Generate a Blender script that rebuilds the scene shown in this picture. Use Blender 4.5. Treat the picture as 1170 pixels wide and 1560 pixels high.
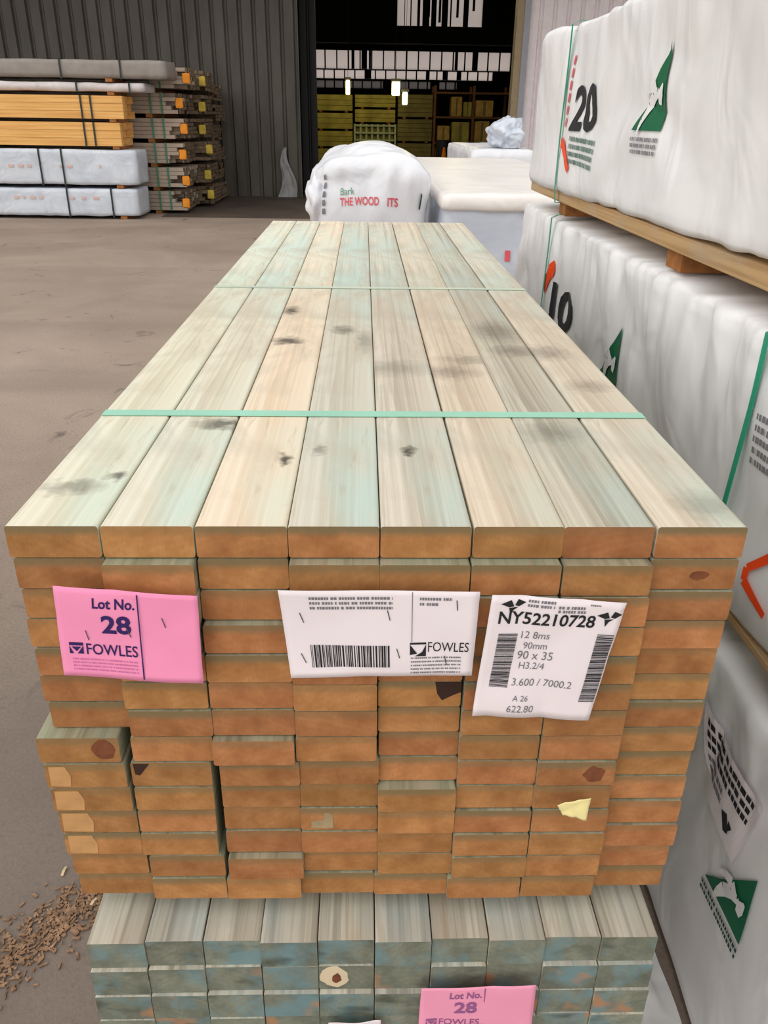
import bpy, bmesh, math, random
from mathutils import Vector, Matrix, noise
random.seed(7)
for o in list(bpy.data.objects): bpy.data.objects.remove(o)
SC = bpy.context.scene
COL = SC.collection

# ------------------------------------------------------------------ camera, sky, sun, exposure
CAM_POS = Vector((-0.0179, -0.6905, 1.5372))
YAW, PITCH, ROLL, FPX = -0.02944, 0.45882, -0.01524, 1215.6
cd = bpy.data.cameras.new('camera')
cam = bpy.data.objects.new('camera', cd); COL.objects.link(cam)
fwd = Vector((-math.sin(YAW)*math.cos(PITCH), math.cos(YAW)*math.cos(PITCH), -math.sin(PITCH)))
r0 = Vector((math.cos(YAW), math.sin(YAW), 0)); d0 = fwd.cross(r0)
rt = r0*math.cos(ROLL)+d0*math.sin(ROLL); dn = -r0*math.sin(ROLL)+d0*math.cos(ROLL)
m = Matrix((rt, -dn, -fwd)).transposed().to_4x4(); m.translation = CAM_POS
cam.matrix_world = m
cd.sensor_fit = 'HORIZONTAL'; cd.sensor_width = 36.0; cd.lens = 36.0*FPX/1170.0
cd.clip_start = 0.01; cd.clip_end = 300
SC.camera = cam

w = bpy.data.worlds.new('overcast_sky'); SC.world = w; w.use_nodes = True
nt = w.node_tree; nt.nodes.clear()
wo = nt.nodes.new('ShaderNodeOutputWorld'); wb = nt.nodes.new('ShaderNodeBackground')
tc = nt.nodes.new('ShaderNodeTexCoord'); sx = nt.nodes.new('ShaderNodeSeparateXYZ'); rp = nt.nodes.new('ShaderNodeValToRGB')
nt.links.new(tc.outputs['Generated'], sx.inputs[0]); nt.links.new(sx.outputs['Z'], rp.inputs[0])
rp.color_ramp.elements[0].position = 0.0; rp.color_ramp.elements[0].color = (0.95, 0.95, 0.96, 1)
rp.color_ramp.elements[1].position = 0.7; rp.color_ramp.elements[1].color = (1.0, 1.0, 1.0, 1)
nt.links.new(rp.outputs[0], wb.inputs[0]); wb.inputs[1].default_value = 1.1
nt.links.new(wb.outputs[0], wo.inputs[0])

sl = bpy.data.lights.new('hazy_sun', 'SUN'); sl.energy = 1.25; sl.angle = math.radians(80); sl.color = (1.0, 0.97, 0.93)
so = bpy.data.objects.new('hazy_sun', sl); COL.objects.link(so)
so.rotation_euler = Vector((0.55, 0.72, -0.60)).to_track_quat('-Z', 'Y').to_euler()

SC.view_settings.view_transform = 'Standard'; SC.view_settings.look = 'None'
SC.view_settings.gamma = 1.0; SC.view_settings.exposure = 0.0; SC.view_settings.use_curve_mapping = False

# ------------------------------------------------------------------ material helpers
def srgb(r, g, b):
    f = lambda c: (c/12.92 if c <= 0.04045 else ((c+0.055)/1.055)**2.4)
    return (f(r/255), f(g/255), f(b/255), 1)
class NT:
    def __init__(s, name, rough=0.6, spec=0.3):
        s.m = bpy.data.materials.new(name); s.m.use_nodes = True
        s.t = s.m.node_tree; s.b = s.t.nodes['Principled BSDF']
        s.b.inputs['Roughness'].default_value = rough; s.b.inputs['Specular IOR Level'].default_value = spec
    def n(s, ty, **k):
        q = s.t.nodes.new(ty)
        for a, v in k.items(): setattr(q, a, v)
        return q
    def l(s, a, b): s.t.links.new(a, b)
    def coord(s, scale=(1,1,1), loc=(0,0,0), rnd=False, kind='Object'):
        tc = s.n('ShaderNodeTexCoord'); mp = s.n('ShaderNodeMapping')
        mp.inputs['Scale'].default_value = scale; mp.inputs['Location'].default_value = loc
        src = tc.outputs[kind]
        if rnd:
            oi = s.n('ShaderNodeObjectInfo'); wn = s.n('ShaderNodeTexWhiteNoise', noise_dimensions='1D')
            s.l(oi.outputs['Random'], wn.inputs['W'])
            vm = s.n('ShaderNodeVectorMath', operation='MULTIPLY_ADD'); vm.inputs[1].default_value = rnd
            s.l(wn.outputs['Color'], vm.inputs[0]); s.l(src, vm.inputs[2]); src = vm.outputs[0]
        s.l(src, mp.inputs['Vector']); return mp.outputs[0]
    def noise(s, vec, scale=1.0, detail=3, rough=0.55, dist=0.0):
        q = s.n('ShaderNodeTexNoise'); q.inputs['Scale'].default_value = scale; q.inputs['Detail'].default_value = detail
        q.inputs['Roughness'].default_value = rough; q.inputs['Distortion'].default_value = dist
        s.l(vec, q.inputs['Vector']); return q.outputs['Fac']
    def ramp(s, fac, stops):
        q = s.n('ShaderNodeValToRGB'); e = q.color_ramp.elements
        while len(e) < len(stops): e.new(0.5)
        for i, (p, c) in enumerate(stops):
            e[i].position = p; e[i].color = c if len(c) == 4 else (*c, 1)
        s.l(fac, q.inputs[0]); return q.outputs[0]
    def mix(s, a, b, fac, mode='MIX'):
        q = s.n('ShaderNodeMix', data_type='RGBA', blend_type=mode)
        for v, i in ((fac, 0), (a, 6), (b, 7)):
            if hasattr(v, 'is_linked'): s.l(v, q.inputs[i])
            else: q.inputs[i].default_value = v
        return q.outputs[2]
    def math(s, op, a, b=0.0, clamp=False):
        q = s.n('ShaderNodeMath', operation=op, use_clamp=clamp)
        for i, v in enumerate((a, b)):
            if hasattr(v, 'is_linked'): s.l(v, q.inputs[i])
            else: q.inputs[i].default_value = v
        return q.outputs[0]
    def rand(s):
        oi = s.n('ShaderNodeObjectInfo'); return oi.outputs['Random']
    def hsv(s, col, h=None, sat=None, v=None):
        q = s.n('ShaderNodeHueSaturation'); s.l(col, q.inputs['Color'])
        for nm, x in (('Hue', h), ('Saturation', sat), ('Value', v)):
            if x is None: continue
            if hasattr(x, 'is_linked'): s.l(x, q.inputs[nm])
            else: q.inputs[nm].default_value = x
        return q.outputs[0]
    def bump(s, h, strength=0.3, dist=0.002):
        q = s.n('ShaderNodeBump'); q.inputs['Strength'].default_value = strength; q.inputs['Distance'].default_value = dist
        s.l(h, q.inputs['Height']); s.l(q.outputs[0], s.b.inputs['Normal'])
    def out(s, col):
        if hasattr(col, 'is_linked'): s.l(col, s.b.inputs['Base Color'])
        else: s.b.inputs['Base Color'].default_value = col
        return s.m
def plain(name, c, rough=0.6, var=0.0, spec=0.3, scale=8):
    t = NT(name, rough, spec)
    if var <= 0: return t.out(c)
    f = t.noise(t.coord((scale,)*3), 1, 3)
    lo = tuple(x*(1-var) for x in c[:3]); hi = tuple(min(1, x*(1+var)) for x in c[:3])
    return t.out(t.ramp(f, [(0.3, lo), (0.7, hi)]))

def wood_face(name, base, dark, tint, tint_amt, knots=(), grain=1.0, rnd=None):
    """Treated pine: long grain, patches of green-blue treatment, knots at given spots of the board (x, y, rx, ry, darkness)."""
    t = NT(name, 0.62, 0.25)
    g = t.noise(t.coord((120, 1.1, 120), rnd=rnd), 1, 4, 0.6, 0.6)
    g2 = t.noise(t.coord((26, 0.8, 26), (3, 1, 0), rnd=rnd), 1, 3, 0.5, 1.2)
    c = t.ramp(g, [(0.40, dark), (0.53, base)])
    c = t.mix(c, t.ramp(g2, [(0.42, dark), (0.56, base)]), 0.45*grain)
    p = t.ramp(t.noise(t.coord((9, 2.6, 9), (5, 2, 0), rnd=rnd), 1, 3, 0.55), [(0.42, (0, 0, 0)), (0.66, (1, 1, 1))])
    c = t.mix(c, tint, t.math('MULTIPLY', p, tint_amt*.8))
    mot = t.noise(t.coord((11, 4.5, 11), (1, 6, 0), rnd=rnd), 1, 4, 0.6, 0.8)
    c = t.mix(c, srgb(176, 162, 142), t.math('MULTIPLY', t.ramp(mot, [(0.46, (0, 0, 0)), (0.74, (1, 1, 1))]), 0.6))
    wisp = t.noise(t.coord((30, 3.0, 30), (8, 3, 0), rnd=rnd), 1, 3, 0.6, 1.8)
    c = t.mix(c, srgb(170, 138, 104), t.math('MULTIPLY', t.ramp(wisp, [(0.60, (0, 0, 0)), (0.68, (1, 1, 1))]), 0.28*grain))
    if knots:
        vec = t.coord((1, 1, 1))
        wob = t.n('ShaderNodeTexNoise'); wob.inputs['Scale'].default_value = 55; wob.inputs['Detail'].default_value = 2
        t.l(vec, wob.inputs['Vector'])
        vm = t.n('ShaderNodeVectorMath', operation='MULTIPLY_ADD'); vm.inputs[1].default_value = (0.022, 0.05, 0)
        t.l(wob.outputs['Color'], vm.inputs[0]); t.l(vec, vm.inputs[2])
        for kx, ky, rx, ry, dk in knots:
            a = t.n('ShaderNodeVectorMath', operation='SUBTRACT'); a.inputs[1].default_value = (kx+0.011, ky+0.025, 0)
            t.l(vm.outputs[0], a.inputs[0])
            b = t.n('ShaderNodeVectorMath', operation='MULTIPLY'); b.inputs[1].default_value = (1/rx, 1/ry, 0)
            t.l(a.outputs[0], b.inputs[0])
            ln = t.n('ShaderNodeVectorMath', operation='LENGTH'); t.l(b.outputs[0], ln.inputs[0])
            mk = t.ramp(ln.outputs['Value'], [(0.25, (1, 1, 1)), (1.0, (0, 0, 0))])
            c = t.mix(c, srgb(74, 66, 56), t.math('MULTIPLY', mk, dk))
    t.bump(g, 0.25, 0.001)
    return t.out(c)
def end_grain(name, base, dark, spots=None, rim=None):
    t = NT(name, 0.75, 0.15)
    v = t.coord((1, 1, 1), rnd=(0.3, 0, 0.14))
    off = t.n('ShaderNodeVectorMath', operation='ADD'); off.inputs[1].default_value = (-0.2, 0, 0.09); t.l(v, off.inputs[0])
    flat = t.n('ShaderNodeVectorMath', operation='MULTIPLY'); flat.inputs[1].default_value = (1, 0, 1); t.l(off.outputs[0], flat.inputs[0])
    wv = t.n('ShaderNodeTexWave', wave_type='RINGS', rings_direction='Y'); wv.inputs['Scale'].default_value = 38
    wv.inputs['Distortion'].default_value = 3.5; wv.inputs['Detail'].default_value = 2
    t.l(flat.outputs[0], wv.inputs['Vector'])
    n2 = t.noise(t.coord((30, 10, 30), rnd=(3, 3, 3)), 1, 4, 0.6)
    c = t.ramp(n2, [(0.3, dark), (0.68, base)])
    c = t.mix(c, dark, t.math('MULTIPLY', wv.outputs['Fac'], 0.16))
    fine = t.noise(t.coord((600, 20, 160), rnd=(1, 1, 1)), 1, 2)
    c = t.mix(c, dark, t.math('MULTIPLY', t.ramp(fine, [(0.5, (0, 0, 0)), (0.75, (1, 1, 1))]), 0.35))
    r = t.rand()
    c = t.hsv(c, t.math('ADD', 0.496, t.math('MULTIPLY', r, 0.014)), None, t.math('ADD', 0.84, t.math('MULTIPLY', t.math('FRACT', t.math('MULTIPLY', r, 7.3)), 0.28)))
    if spots:
        sp = t.ramp(t.noise(t.coord((13, 9, 13), (9, 1, 4), rnd=(5, 5, 5)), 1, 3, 0.6), [(0.5, (0, 0, 0)), (0.64, (1, 1, 1))])
        c = t.mix(c, spots[0], t.math('MULTIPLY', sp, 0.8))
        sp2 = t.ramp(t.noise(t.coord((16, 9, 20), (2, 7, 1), rnd=(7, 7, 7)), 1, 2, 0.5), [(0.64, (0, 0, 0)), (0.72, (1, 1, 1))])
        c = t.mix(c, spots[1], t.math('MULTIPLY', sp2, 0.85))
        sp3 = t.ramp(t.noise(t.coord((12, 9, 26), (4, 3, 8), rnd=(2, 7, 3)), 1, 3, 0.6), [(0.58, (0, 0, 0)), (0.75, (1, 1, 1))])
        c = t.mix(c, srgb(58, 60, 52), t.math('MULTIPLY', sp3, 0.7))
    if rim:  # rim: end face turns olive and darker towards its upper edge
        sz = t.n('ShaderNodeSeparateXYZ'); t.l(t.coord(), sz.inputs[0])
        wob = t.noise(t.coord((90, 5, 40), rnd=(4, 4, 4)), 1, 3, .6)
        dz = t.math('ADD', t.math('SUBTRACT', rim[0], sz.outputs['Z']), t.math('MULTIPLY', t.math('SUBTRACT', wob, .5), .006))
        mk = t.ramp(t.math('MULTIPLY', dz, 1/(rim[1]*2)), [(.3, (1, 1, 1)), (.75, (0, 0, 0))])
        wd = t.math('ADD', .25, t.math('MULTIPLY', t.math('FRACT', t.math('MULTIPLY', r, 13.7)), .65))
        c = t.mix(c, srgb(120, 108, 78), t.math('MULTIPLY', mk, wd))
    t.bump(fine, 0.25, 0.0008)
    return t.out(c)
def plastic(name, c, c2, rough=0.42, b1=0.45, trans=0.0):
    t = NT(name, rough, 0.45)
    v = t.coord((1, 1, 1))
    f = t.noise(v, 2.6, 4, 0.6, 0.8)
    fold = t.noise(t.coord((1, 1.5, 1.1), (1, 4, 2)), 4.0, 2, 0.45, 1.0)
    t.bump(fold, b1, 0.03)
    return t.out(t.ramp(f, [(0.3, c2), (0.6, c)]))

# ------------------------------------------------------------------ object helpers
def tag(o, label, cat, group=None, kind=None):
    o['label'] = label; o['category'] = cat
    if group: o['group'] = group
    if kind: o['kind'] = kind
    return o
def empty(name, loc, label=None, cat=None, group=None, kind=None):
    o = bpy.data.objects.new(name, None); COL.objects.link(o); o.location = loc; o.empty_display_size = 0.05
    if label: tag(o, label, cat, group, kind)
    return o
def put(name, bm, mats, parent=None, loc=None, smooth=False):
    """World-space bmesh -> one mesh object, origin at loc (or at the parent's origin)."""
    base = Vector(parent.location) if parent else Vector((0, 0, 0))
    if parent and parent.parent: base = base + Vector(parent.parent.location)
    if loc is None: loc = base
    loc = Vector(loc)
    bmesh.ops.translate(bm, verts=bm.verts, vec=-loc)
    bmesh.ops.recalc_face_normals(bm, faces=bm.faces)
    me = bpy.data.meshes.new(name); bm.to_mesh(me); bm.free()
    for q in (mats if isinstance(mats, (list, tuple)) else [mats]): me.materials.append(q)
    if smooth:
        for p in me.polygons: p.use_smooth = True
    o = bpy.data.objects.new(name, me); COL.objects.link(o)
    if parent: o.parent = parent
    o.location = loc - base
    return o
def structure(o): o['kind'] = 'structure'; return o
def box(bm, a, b, mat=0, bev=0.0):
    vs = [bm.verts.new((x, y, z)) for x in (a[0], b[0]) for y in (a[1], b[1]) for z in (a[2], b[2])]
    fs = [(0, 1, 3, 2), (4, 6, 7, 5), (0, 4, 5, 1), (2, 3, 7, 6), (0, 2, 6, 4), (1, 5, 7, 3)]
    ff = []
    for f in fs:
        q = bm.faces.new([vs[i] for i in f]); q.material_index = mat; ff.append(q)
    if bev > 0:
        es = list({e for q in ff for e in q.edges})
        bmesh.ops.bevel(bm, geom=es, offset=bev, segments=2, affect='EDGES', clamp_overlap=True)
def boxo(name, a, b, mats, parent=None, loc=None, bev=0.0):
    bm = bmesh.new(); box(bm, a, b, 0, bev)
    if loc is None and parent is None: loc = ((a[0]+b[0])/2, (a[1]+b[1])/2, a[2])
    return put(name, bm, mats, parent, loc)
def tube(bm, pts, r, n=8):
    rings = []
    for i, p in enumerate(pts):
        p = Vector(p); a = Vector(pts[max(0, i-1)]); b = Vector(pts[min(len(pts)-1, i+1)])
        d = (b-a).normalized(); u = d.orthogonal().normalized(); v = d.cross(u)
        rings.append([bm.verts.new(p+u*(r*math.cos(k*2*math.pi/n))+v*(r*math.sin(k*2*math.pi/n))) for k in range(n)])
    for A, B in zip(rings, rings[1:]):
        for k in range(n): bm.faces.new((A[k], A[(k+1) % n], B[(k+1) % n], B[k]))
    bm.faces.new(rings[0]); bm.faces.new(rings[-1][::-1])
def ribbon(bm, pts, side, thick):
    """Flat band through pts; side = half-width vectors (one or list); thick = offset vectors."""
    n = len(pts)
    S = side if isinstance(side, list) else [side]*n
    T = thick if isinstance(thick, list) else [thick]*n
    R = []
    for p, s, q in zip(pts, S, T):
        p, s, q = Vector(p), Vector(s), Vector(q)
        R.append([bm.verts.new(p-s), bm.verts.new(p+s), bm.verts.new(p+s+q), bm.verts.new(p-s+q)])
    for A, B in zip(R, R[1:]):
        for k in range(4): bm.faces.new((A[k], A[(k+1) % 4], B[(k+1) % 4], B[k]))
    bm.faces.new(R[0]); bm.faces.new(R[-1][::-1])
_glyph = {}
def glyphs(body, bold=0.0):
    """Text outline as flat mesh data; unit cap height. Returns verts, faces, width."""
    key = (body, bold)
    if key in _glyph: return _glyph[key]
    cu = bpy.data.curves.new('t', 'FONT'); cu.body = body; cu.size = 1.0; cu.resolution_u = 3; cu.offset = bold
    ob = bpy.data.objects.new('t', cu); COL.objects.link(ob)
    dg = bpy.context.evaluated_depsgraph_get(); me = bpy.data.meshes.new_from_object(ob.evaluated_get(dg))
    vs = [(v.co.x, v.co.y) for v in me.vertices]; fs = [tuple(p.vertices) for p in me.polygons]
    bpy.data.objects.remove(ob); bpy.data.curves.remove(cu); bpy.data.meshes.remove(me)
    if not vs: return [], [], 0
    x0 = min(v[0] for v in vs); x1 = max(v[0] for v in vs); y0 = 0; k = 1/0.73
    vs = [((x-x0)*k, y*k) for x, y in vs]
    _glyph[key] = (vs, fs, (x1-x0)*k); return _glyph[key]
class Flat:
    """Collects flat 2D shapes, then lays them on a surface S(a, b) -> world point."""
    def __init__(s): s.v = []; s.f = []
    def poly(s, pts):
        n = len(s.v); s.v += list(pts); s.f.append(tuple(range(n, n+len(pts)))); return s
    def rect(s, x0, y0, x1, y1, rot=0.0):
        cx, cy = (x0+x1)/2, (y0+y1)/2; c, q = math.cos(rot), math.sin(rot)
        return s.poly([(cx+(x-cx)*c-(y-cy)*q, cy+(x-cx)*q+(y-cy)*c) for x, y in ((x0, y0), (x1, y0), (x1, y1), (x0, y1))])
    def text(s, body, x, y, h, rot=0.0, wide=1.0, bold=0.02, align='L', slant=0.0):
        vs, fs, w_ = glyphs(body, bold); n = len(s.v); c, q = math.cos(rot), math.sin(rot)
        sh = {'L': 0, 'C': -w_/2, 'R': -w_}[align]
        for a, b in vs:
            a = (a+sh+slant*b)*h*wide; b = b*h; s.v.append((x+a*c-b*q, y+a*q+b*c))
        s.f += [tuple(i+n for i in f) for f in fs]; return s
    def place(s, name, S, mat, parent, off=0.0, fine=None):
        bm = bmesh.new(); vv = [bm.verts.new((a, b, 0)) for a, b in s.v]
        for f in s.f:
            try: bm.faces.new([vv[i] for i in f])
            except ValueError: pass
        bmesh.ops.triangulate(bm, faces=bm.faces)
        if fine:
            for _ in range(5):
                es = [e for e in bm.edges if e.calc_length() > fine]
                if not es: break
                bmesh.ops.subdivide_edges(bm, edges=es, cuts=1); bmesh.ops.triangulate(bm, faces=[q for q in bm.faces if len(q.verts) > 3])
        for v in bm.verts: v.co = S(v.co.x, v.co.y, off)
        return put(name, bm, mat, parent)

# ------------------------------------------------------------------ materials
M_tie = plain('green_strap_plastic', srgb(46, 150, 118), 0.4, 0.1)
M_tie_pale = plain('pale_green_strap', srgb(150, 206, 180), 0.35, 0.08, 0.5)
M_black = plain('black_print', srgb(34, 34, 38), 0.6, 0)
M_grey = plain('grey_print', srgb(120, 118, 122), 0.6, 0)
M_navy = plain('navy_print', srgb(52, 34, 96), 0.6, 0)
M_pinkink = plain('faint_violet_print', srgb(206, 120, 170), 0.6, 0)
M_green = plain('green_print', srgb(8, 98, 62), 0.5, 0.1)
M_red = plain('red_print', srgb(214, 88, 96), 0.6, 0.1)
M_orange = plain('orange_paint', srgb(238, 74, 26), 0.5, 0.1)
M_pink = plain('pink_paper', srgb(246, 150, 188), 0.7, 0.04)
M_pink2 = plain('pink_paper_weathered', srgb(240, 156, 184), 0.7, 0.04)
M_paper = plain('white_paper', srgb(236, 226, 228), 0.6, 0.03)
M_staple = plain('staple_steel', srgb(80, 78, 80), 0.4, 0)
M_wrap = plastic('white_plastic_wrap', srgb(236, 234, 233), srgb(224, 222, 222))
M_wrap_in = plastic('greyish_translucent_wrap', srgb(206, 211, 220), srgb(188, 195, 206), 0.35, 0.4)
M_wrap_bag = plastic('white_bag_plastic', srgb(228, 228, 231), srgb(212, 213, 218), 0.35, 0.6)
M_timber = wood_face('skid_timber', srgb(196, 160, 112), srgb(160, 122, 80), srgb(150, 130, 96), 0.3, rnd=(3, 3, 3))
M_brown = plain('brown_block_timber', srgb(150, 98, 54), 0.8, 0.25, 0.2, 30)

# ------------------------------------------------------------------ structure
t = NT('yard_asphalt', 0.85, 0.2)
v = t.coord((1, 1, 1))
f1 = t.noise(v, 0.7, 5, 0.6, 0.5); f2 = t.noise(v, 90, 3, 0.7); f3 = t.noise(t.coord((0.25, 1.6, 1)), 1, 4, 0.6)
c = t.ramp(f1, [(0.3, srgb(146, 129, 114)), (0.7, srgb(171, 153, 137))])
c = t.mix(c, srgb(120, 110, 102), t.math('MULTIPLY', t.ramp(f3, [(0.5, (0, 0, 0)), (0.75, (1, 1, 1))]), 0.35))
c = t.mix(c, srgb(100, 92, 88), t.math('MULTIPLY', t.ramp(f2, [(0.45, (0, 0, 0)), (0.7, (1, 1, 1))]), 0.45))
dd = t.n('ShaderNodeVectorMath', operation='DISTANCE'); dd.inputs[1].default_value = (-.9, .2, 0); t.l(v, dd.inputs[0])
wn_ = t.noise(v, 1.3, 5, .65)
dark_patch = t.ramp(t.math('ADD', t.math('MULTIPLY', dd.outputs['Value'], .25), t.math('MULTIPLY', wn_, .55)), [(.36, (1, 1, 1)), (.86, (0, 0, 0))])  # asphalt darker around one spot left of the stack, edge broken by noise
c = t.mix(c, srgb(108, 97, 90), t.math('MULTIPLY', dark_patch, .8))
crk = t.noise(v, 3.0, 6, 0.65, 1.0)
c = t.mix(c, srgb(70, 64, 62), t.math('MULTIPLY', t.ramp(crk, [(0.30, (1, 1, 1)), (0.38, (0, 0, 0))]), 0.6))
t.bump(f2, 0.4, 0.004); M_ground = t.out(c)
bm = bmesh.new(); box(bm, (-40, -30, -0.2), (40, 17.5, 0.0)); structure(put('floor_yard', bm, M_ground))
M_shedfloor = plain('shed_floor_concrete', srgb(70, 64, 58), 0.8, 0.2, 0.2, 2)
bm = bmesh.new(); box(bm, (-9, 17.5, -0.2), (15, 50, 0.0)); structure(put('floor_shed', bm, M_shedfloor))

bm = bmesh.new(); box(bm, (-3.4, 13.5, 0.0), (3.4, 17.5, 0.006)); structure(put('floor_shade_slab', bm, plain('painted_door_shade', srgb(88, 77, 68), .7, .2, .3, 1.2)))  # shade before the shed door, put into the colour of a thin added slab

def corrugated(x0, x1, y, z0, z1, pitch=0.27, depth=0.05):
    bm = bmesh.new(); prof = []
    x = x0
    while x < x1:
        for dx, dy in ((0, 0), (0.66, 0), (0.74, 0.8), (0.78, 1), (0.88, 1), (0.92, 0.8)):
            if x+dx*pitch <= x1: prof.append((x+dx*pitch, y+dy*depth))
        x += pitch
    prof.append((x1, y))
    for (xa, ya), (xb, yb) in zip(prof, prof[1:]):
        v4 = [bm.verts.new(p) for p in ((xa, ya, z0), (xb, yb, z0), (xb, yb, z1), (xa, ya, z1))]; bm.faces.new(v4)
    bmesh.ops.remove_doubles(bm, verts=bm.verts, dist=1e-5)
    bmesh.ops.solidify(bm, geom=bm.faces, thickness=0.02)
    return bm
t = NT('dark_steel_cladding', 0.5, 0.3)
M_clad = t.out(t.ramp(t.noise(t.coord((1.2, 1, 0.4)), 2, 4), [(0.3, srgb(74, 68, 60)), (0.7, srgb(94, 88, 79))]))
M_pale = plain('pale_steel_cladding', srgb(226, 216, 216), 0.5, 0.05)
M_jamb = plain('beige_door_jamb', srgb(150, 132, 102), 0.6, 0.1)
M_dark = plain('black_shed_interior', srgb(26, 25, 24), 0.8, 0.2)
structure(put('wall_left', corrugated(-14, -1.33, 17.5, 0, 7.3), M_clad))
structure(put('wall_right', corrugated(3.22, 15, 17.5, 0, 7.3), M_pale))
structure(put('wall_front', corrugated(-1.33, 3.22, 17.5, 5.6, 7.3), M_clad))
structure(boxo('trim_1', (2.96, 17.42, 0), (3.10, 17.7, 5.6), M_jamb))
structure(boxo('jamb_shade_strip', (3.10, 17.40, 0), (3.22, 17.6, 5.6), plain('grey_jamb_shade', srgb(150, 150, 156), 0.5, 0.05)))  # shading beside the jamb, put into the colour of a grey strip
M_leaf = plain('black_door_leaf', srgb(20, 19, 18), 0.7, 0.1)
dr = structure(put('door_1', corrugated(-1.9, -1.02, 17.75, 0.03, 5.5, 0.2, 0.04), M_leaf))
bm = bmesh.new(); box(bm, (-1.06, 17.70, 0.03), (-0.98, 17.84, 5.5)); put('door_edge_rail', bm, M_leaf, dr)
# lean-to roof over the wall, out of the top of the picture
structure(boxo('ceiling_awning', (-14, 13.2, 5.6), (12, 17.5, 5.72), M_clad))
# inside of the shed
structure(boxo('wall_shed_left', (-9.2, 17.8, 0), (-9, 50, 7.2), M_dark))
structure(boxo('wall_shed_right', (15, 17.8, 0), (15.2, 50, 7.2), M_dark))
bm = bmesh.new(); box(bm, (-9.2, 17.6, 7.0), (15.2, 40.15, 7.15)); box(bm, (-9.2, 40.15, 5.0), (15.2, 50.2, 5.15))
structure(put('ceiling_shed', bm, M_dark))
bm = bmesh.new(); Yw = 48.0
for z0, z1 in ((0, 2.95), (3.30, 3.40), (3.80, 3.86), (4.72, 5.0)): box(bm, (-9.2, Yw, z0), (15.2, Yw+0.15, z1))
for z0, z1, xa, xb in ((2.95, 3.30, -2.6, 5.0), (3.40, 3.80, -2.7, 6.9), (3.86, 4.72, -2.7, 7.8)):
    box(bm, (-9.2, Yw, z0), (xa, Yw+0.15, z1)); box(bm, (xb, Yw, z0), (15.2, Yw+0.15, z1))
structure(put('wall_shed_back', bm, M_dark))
t = NT('translucent_roof_sheet', 0.5, 0.2)
tr = t.n('ShaderNodeBsdfTranslucent'); tr.inputs[0].default_value = (0.72, 0.66, 0.62, 1)
tp = t.n('ShaderNodeBsdfTransparent'); tp.inputs[0].default_value = (0.75, 0.69, 0.66, 1)
mx = t.n('ShaderNodeMixShader'); mx.inputs[0].default_value = 0.5
t.l(tr.outputs[0], mx.inputs[1]); t.l(tp.outputs[0], mx.inputs[2])
t.l(mx.outputs[0], t.t.nodes['Material Output'].inputs[0]); M_sheet = t.m
t = NT('dirty_translucent_sheet', 0.5, 0.2)
tr = t.n('ShaderNodeBsdfTranslucent'); tr.inputs[0].default_value = (0.30, 0.28, 0.27, 1)
t.l(tr.outputs[0], t.t.nodes['Material Output'].inputs[0]); M_sheetd = t.m
def window(name, xa, xb, z0, z1, step, mat, extra=()):
    bm = bmesh.new(); box(bm, (xa, Yw+0.06, z0), (xb, Yw+0.08, z1)); w_ = structure(put(name, bm, mat, None, ((xa+xb)/2, Yw+0.07, z0)))
    bm = bmesh.new(); x = xa
    while x <= xb:
        box(bm, (x-0.035, Yw-0.06, z0), (x+0.035, Yw+0.05, z1)); x += step
    for x, ww in extra: box(bm, (x-ww/2, Yw-0.12, z0), (x+ww/2, Yw-0.06, z1))
    put('glazing_bars', bm, M_dark, w_)
window('window_1', -2.7, 7.8, 3.86, 4.72, 0.62, M_sheet, ((0.0, 0.3), (-0.6, 0.16), (4.9, 0.16), (5.9, 0.3), (0.3, 0.12)))
window('window_2', -2.7, 6.9, 3.40, 3.80, 0.55, M_sheet, ((0.2, 0.35), (3.4, 0.2), (4.3, 0.2), (5.1, 0.2)))
window('window_3', -2.6, 5.0, 2.95, 3.30, 0.5, M_sheetd, ((1.3, 0.6), (3.8, 0.5)))
# gable above the lower rear bay, with its window
bm = bmesh.new()
for a, b in (((-9.2, 4.5), (1.42, 7.0)), ((5.15, 4.5), (15.2, 7.0)), ((1.42, 4.5), (5.15, 5.16)), ((1.42, 6.5), (5.15, 7.0))): box(bm, (a[0], 40, a[1]), (b[0], 40.15, b[1]))
structure(put('wall_shed_gable', bm, M_dark))
bm = bmesh.new(); box(bm, (1.42, 40.06, 5.16), (5.15, 40.08, 6.5)); w4 = structure(put('window_4', bm, M_sheet, None, (3.28, 40.07, 5.16)))
bm = bmesh.new()
for x, ww, z0 in ((1.75, .03, 5.16), (2.02, .05, 5.16), (2.36, .12, 5.16), (2.68, .3, 5.16), (2.8, .1, 5.5), (3.02, .22, 5.16), (3.28, .1, 5.3), (3.5, .26, 5.16), (3.76, .06, 5.16), (4.05, .1, 5.5), (4.42, .22, 5.16), (4.75, .1, 5.75)): box(bm, (x-ww/2, 39.95, z0), (x+ww/2, 40.05, 6.5))
put('glazing_bars', bm, M_dark, w4)

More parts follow.
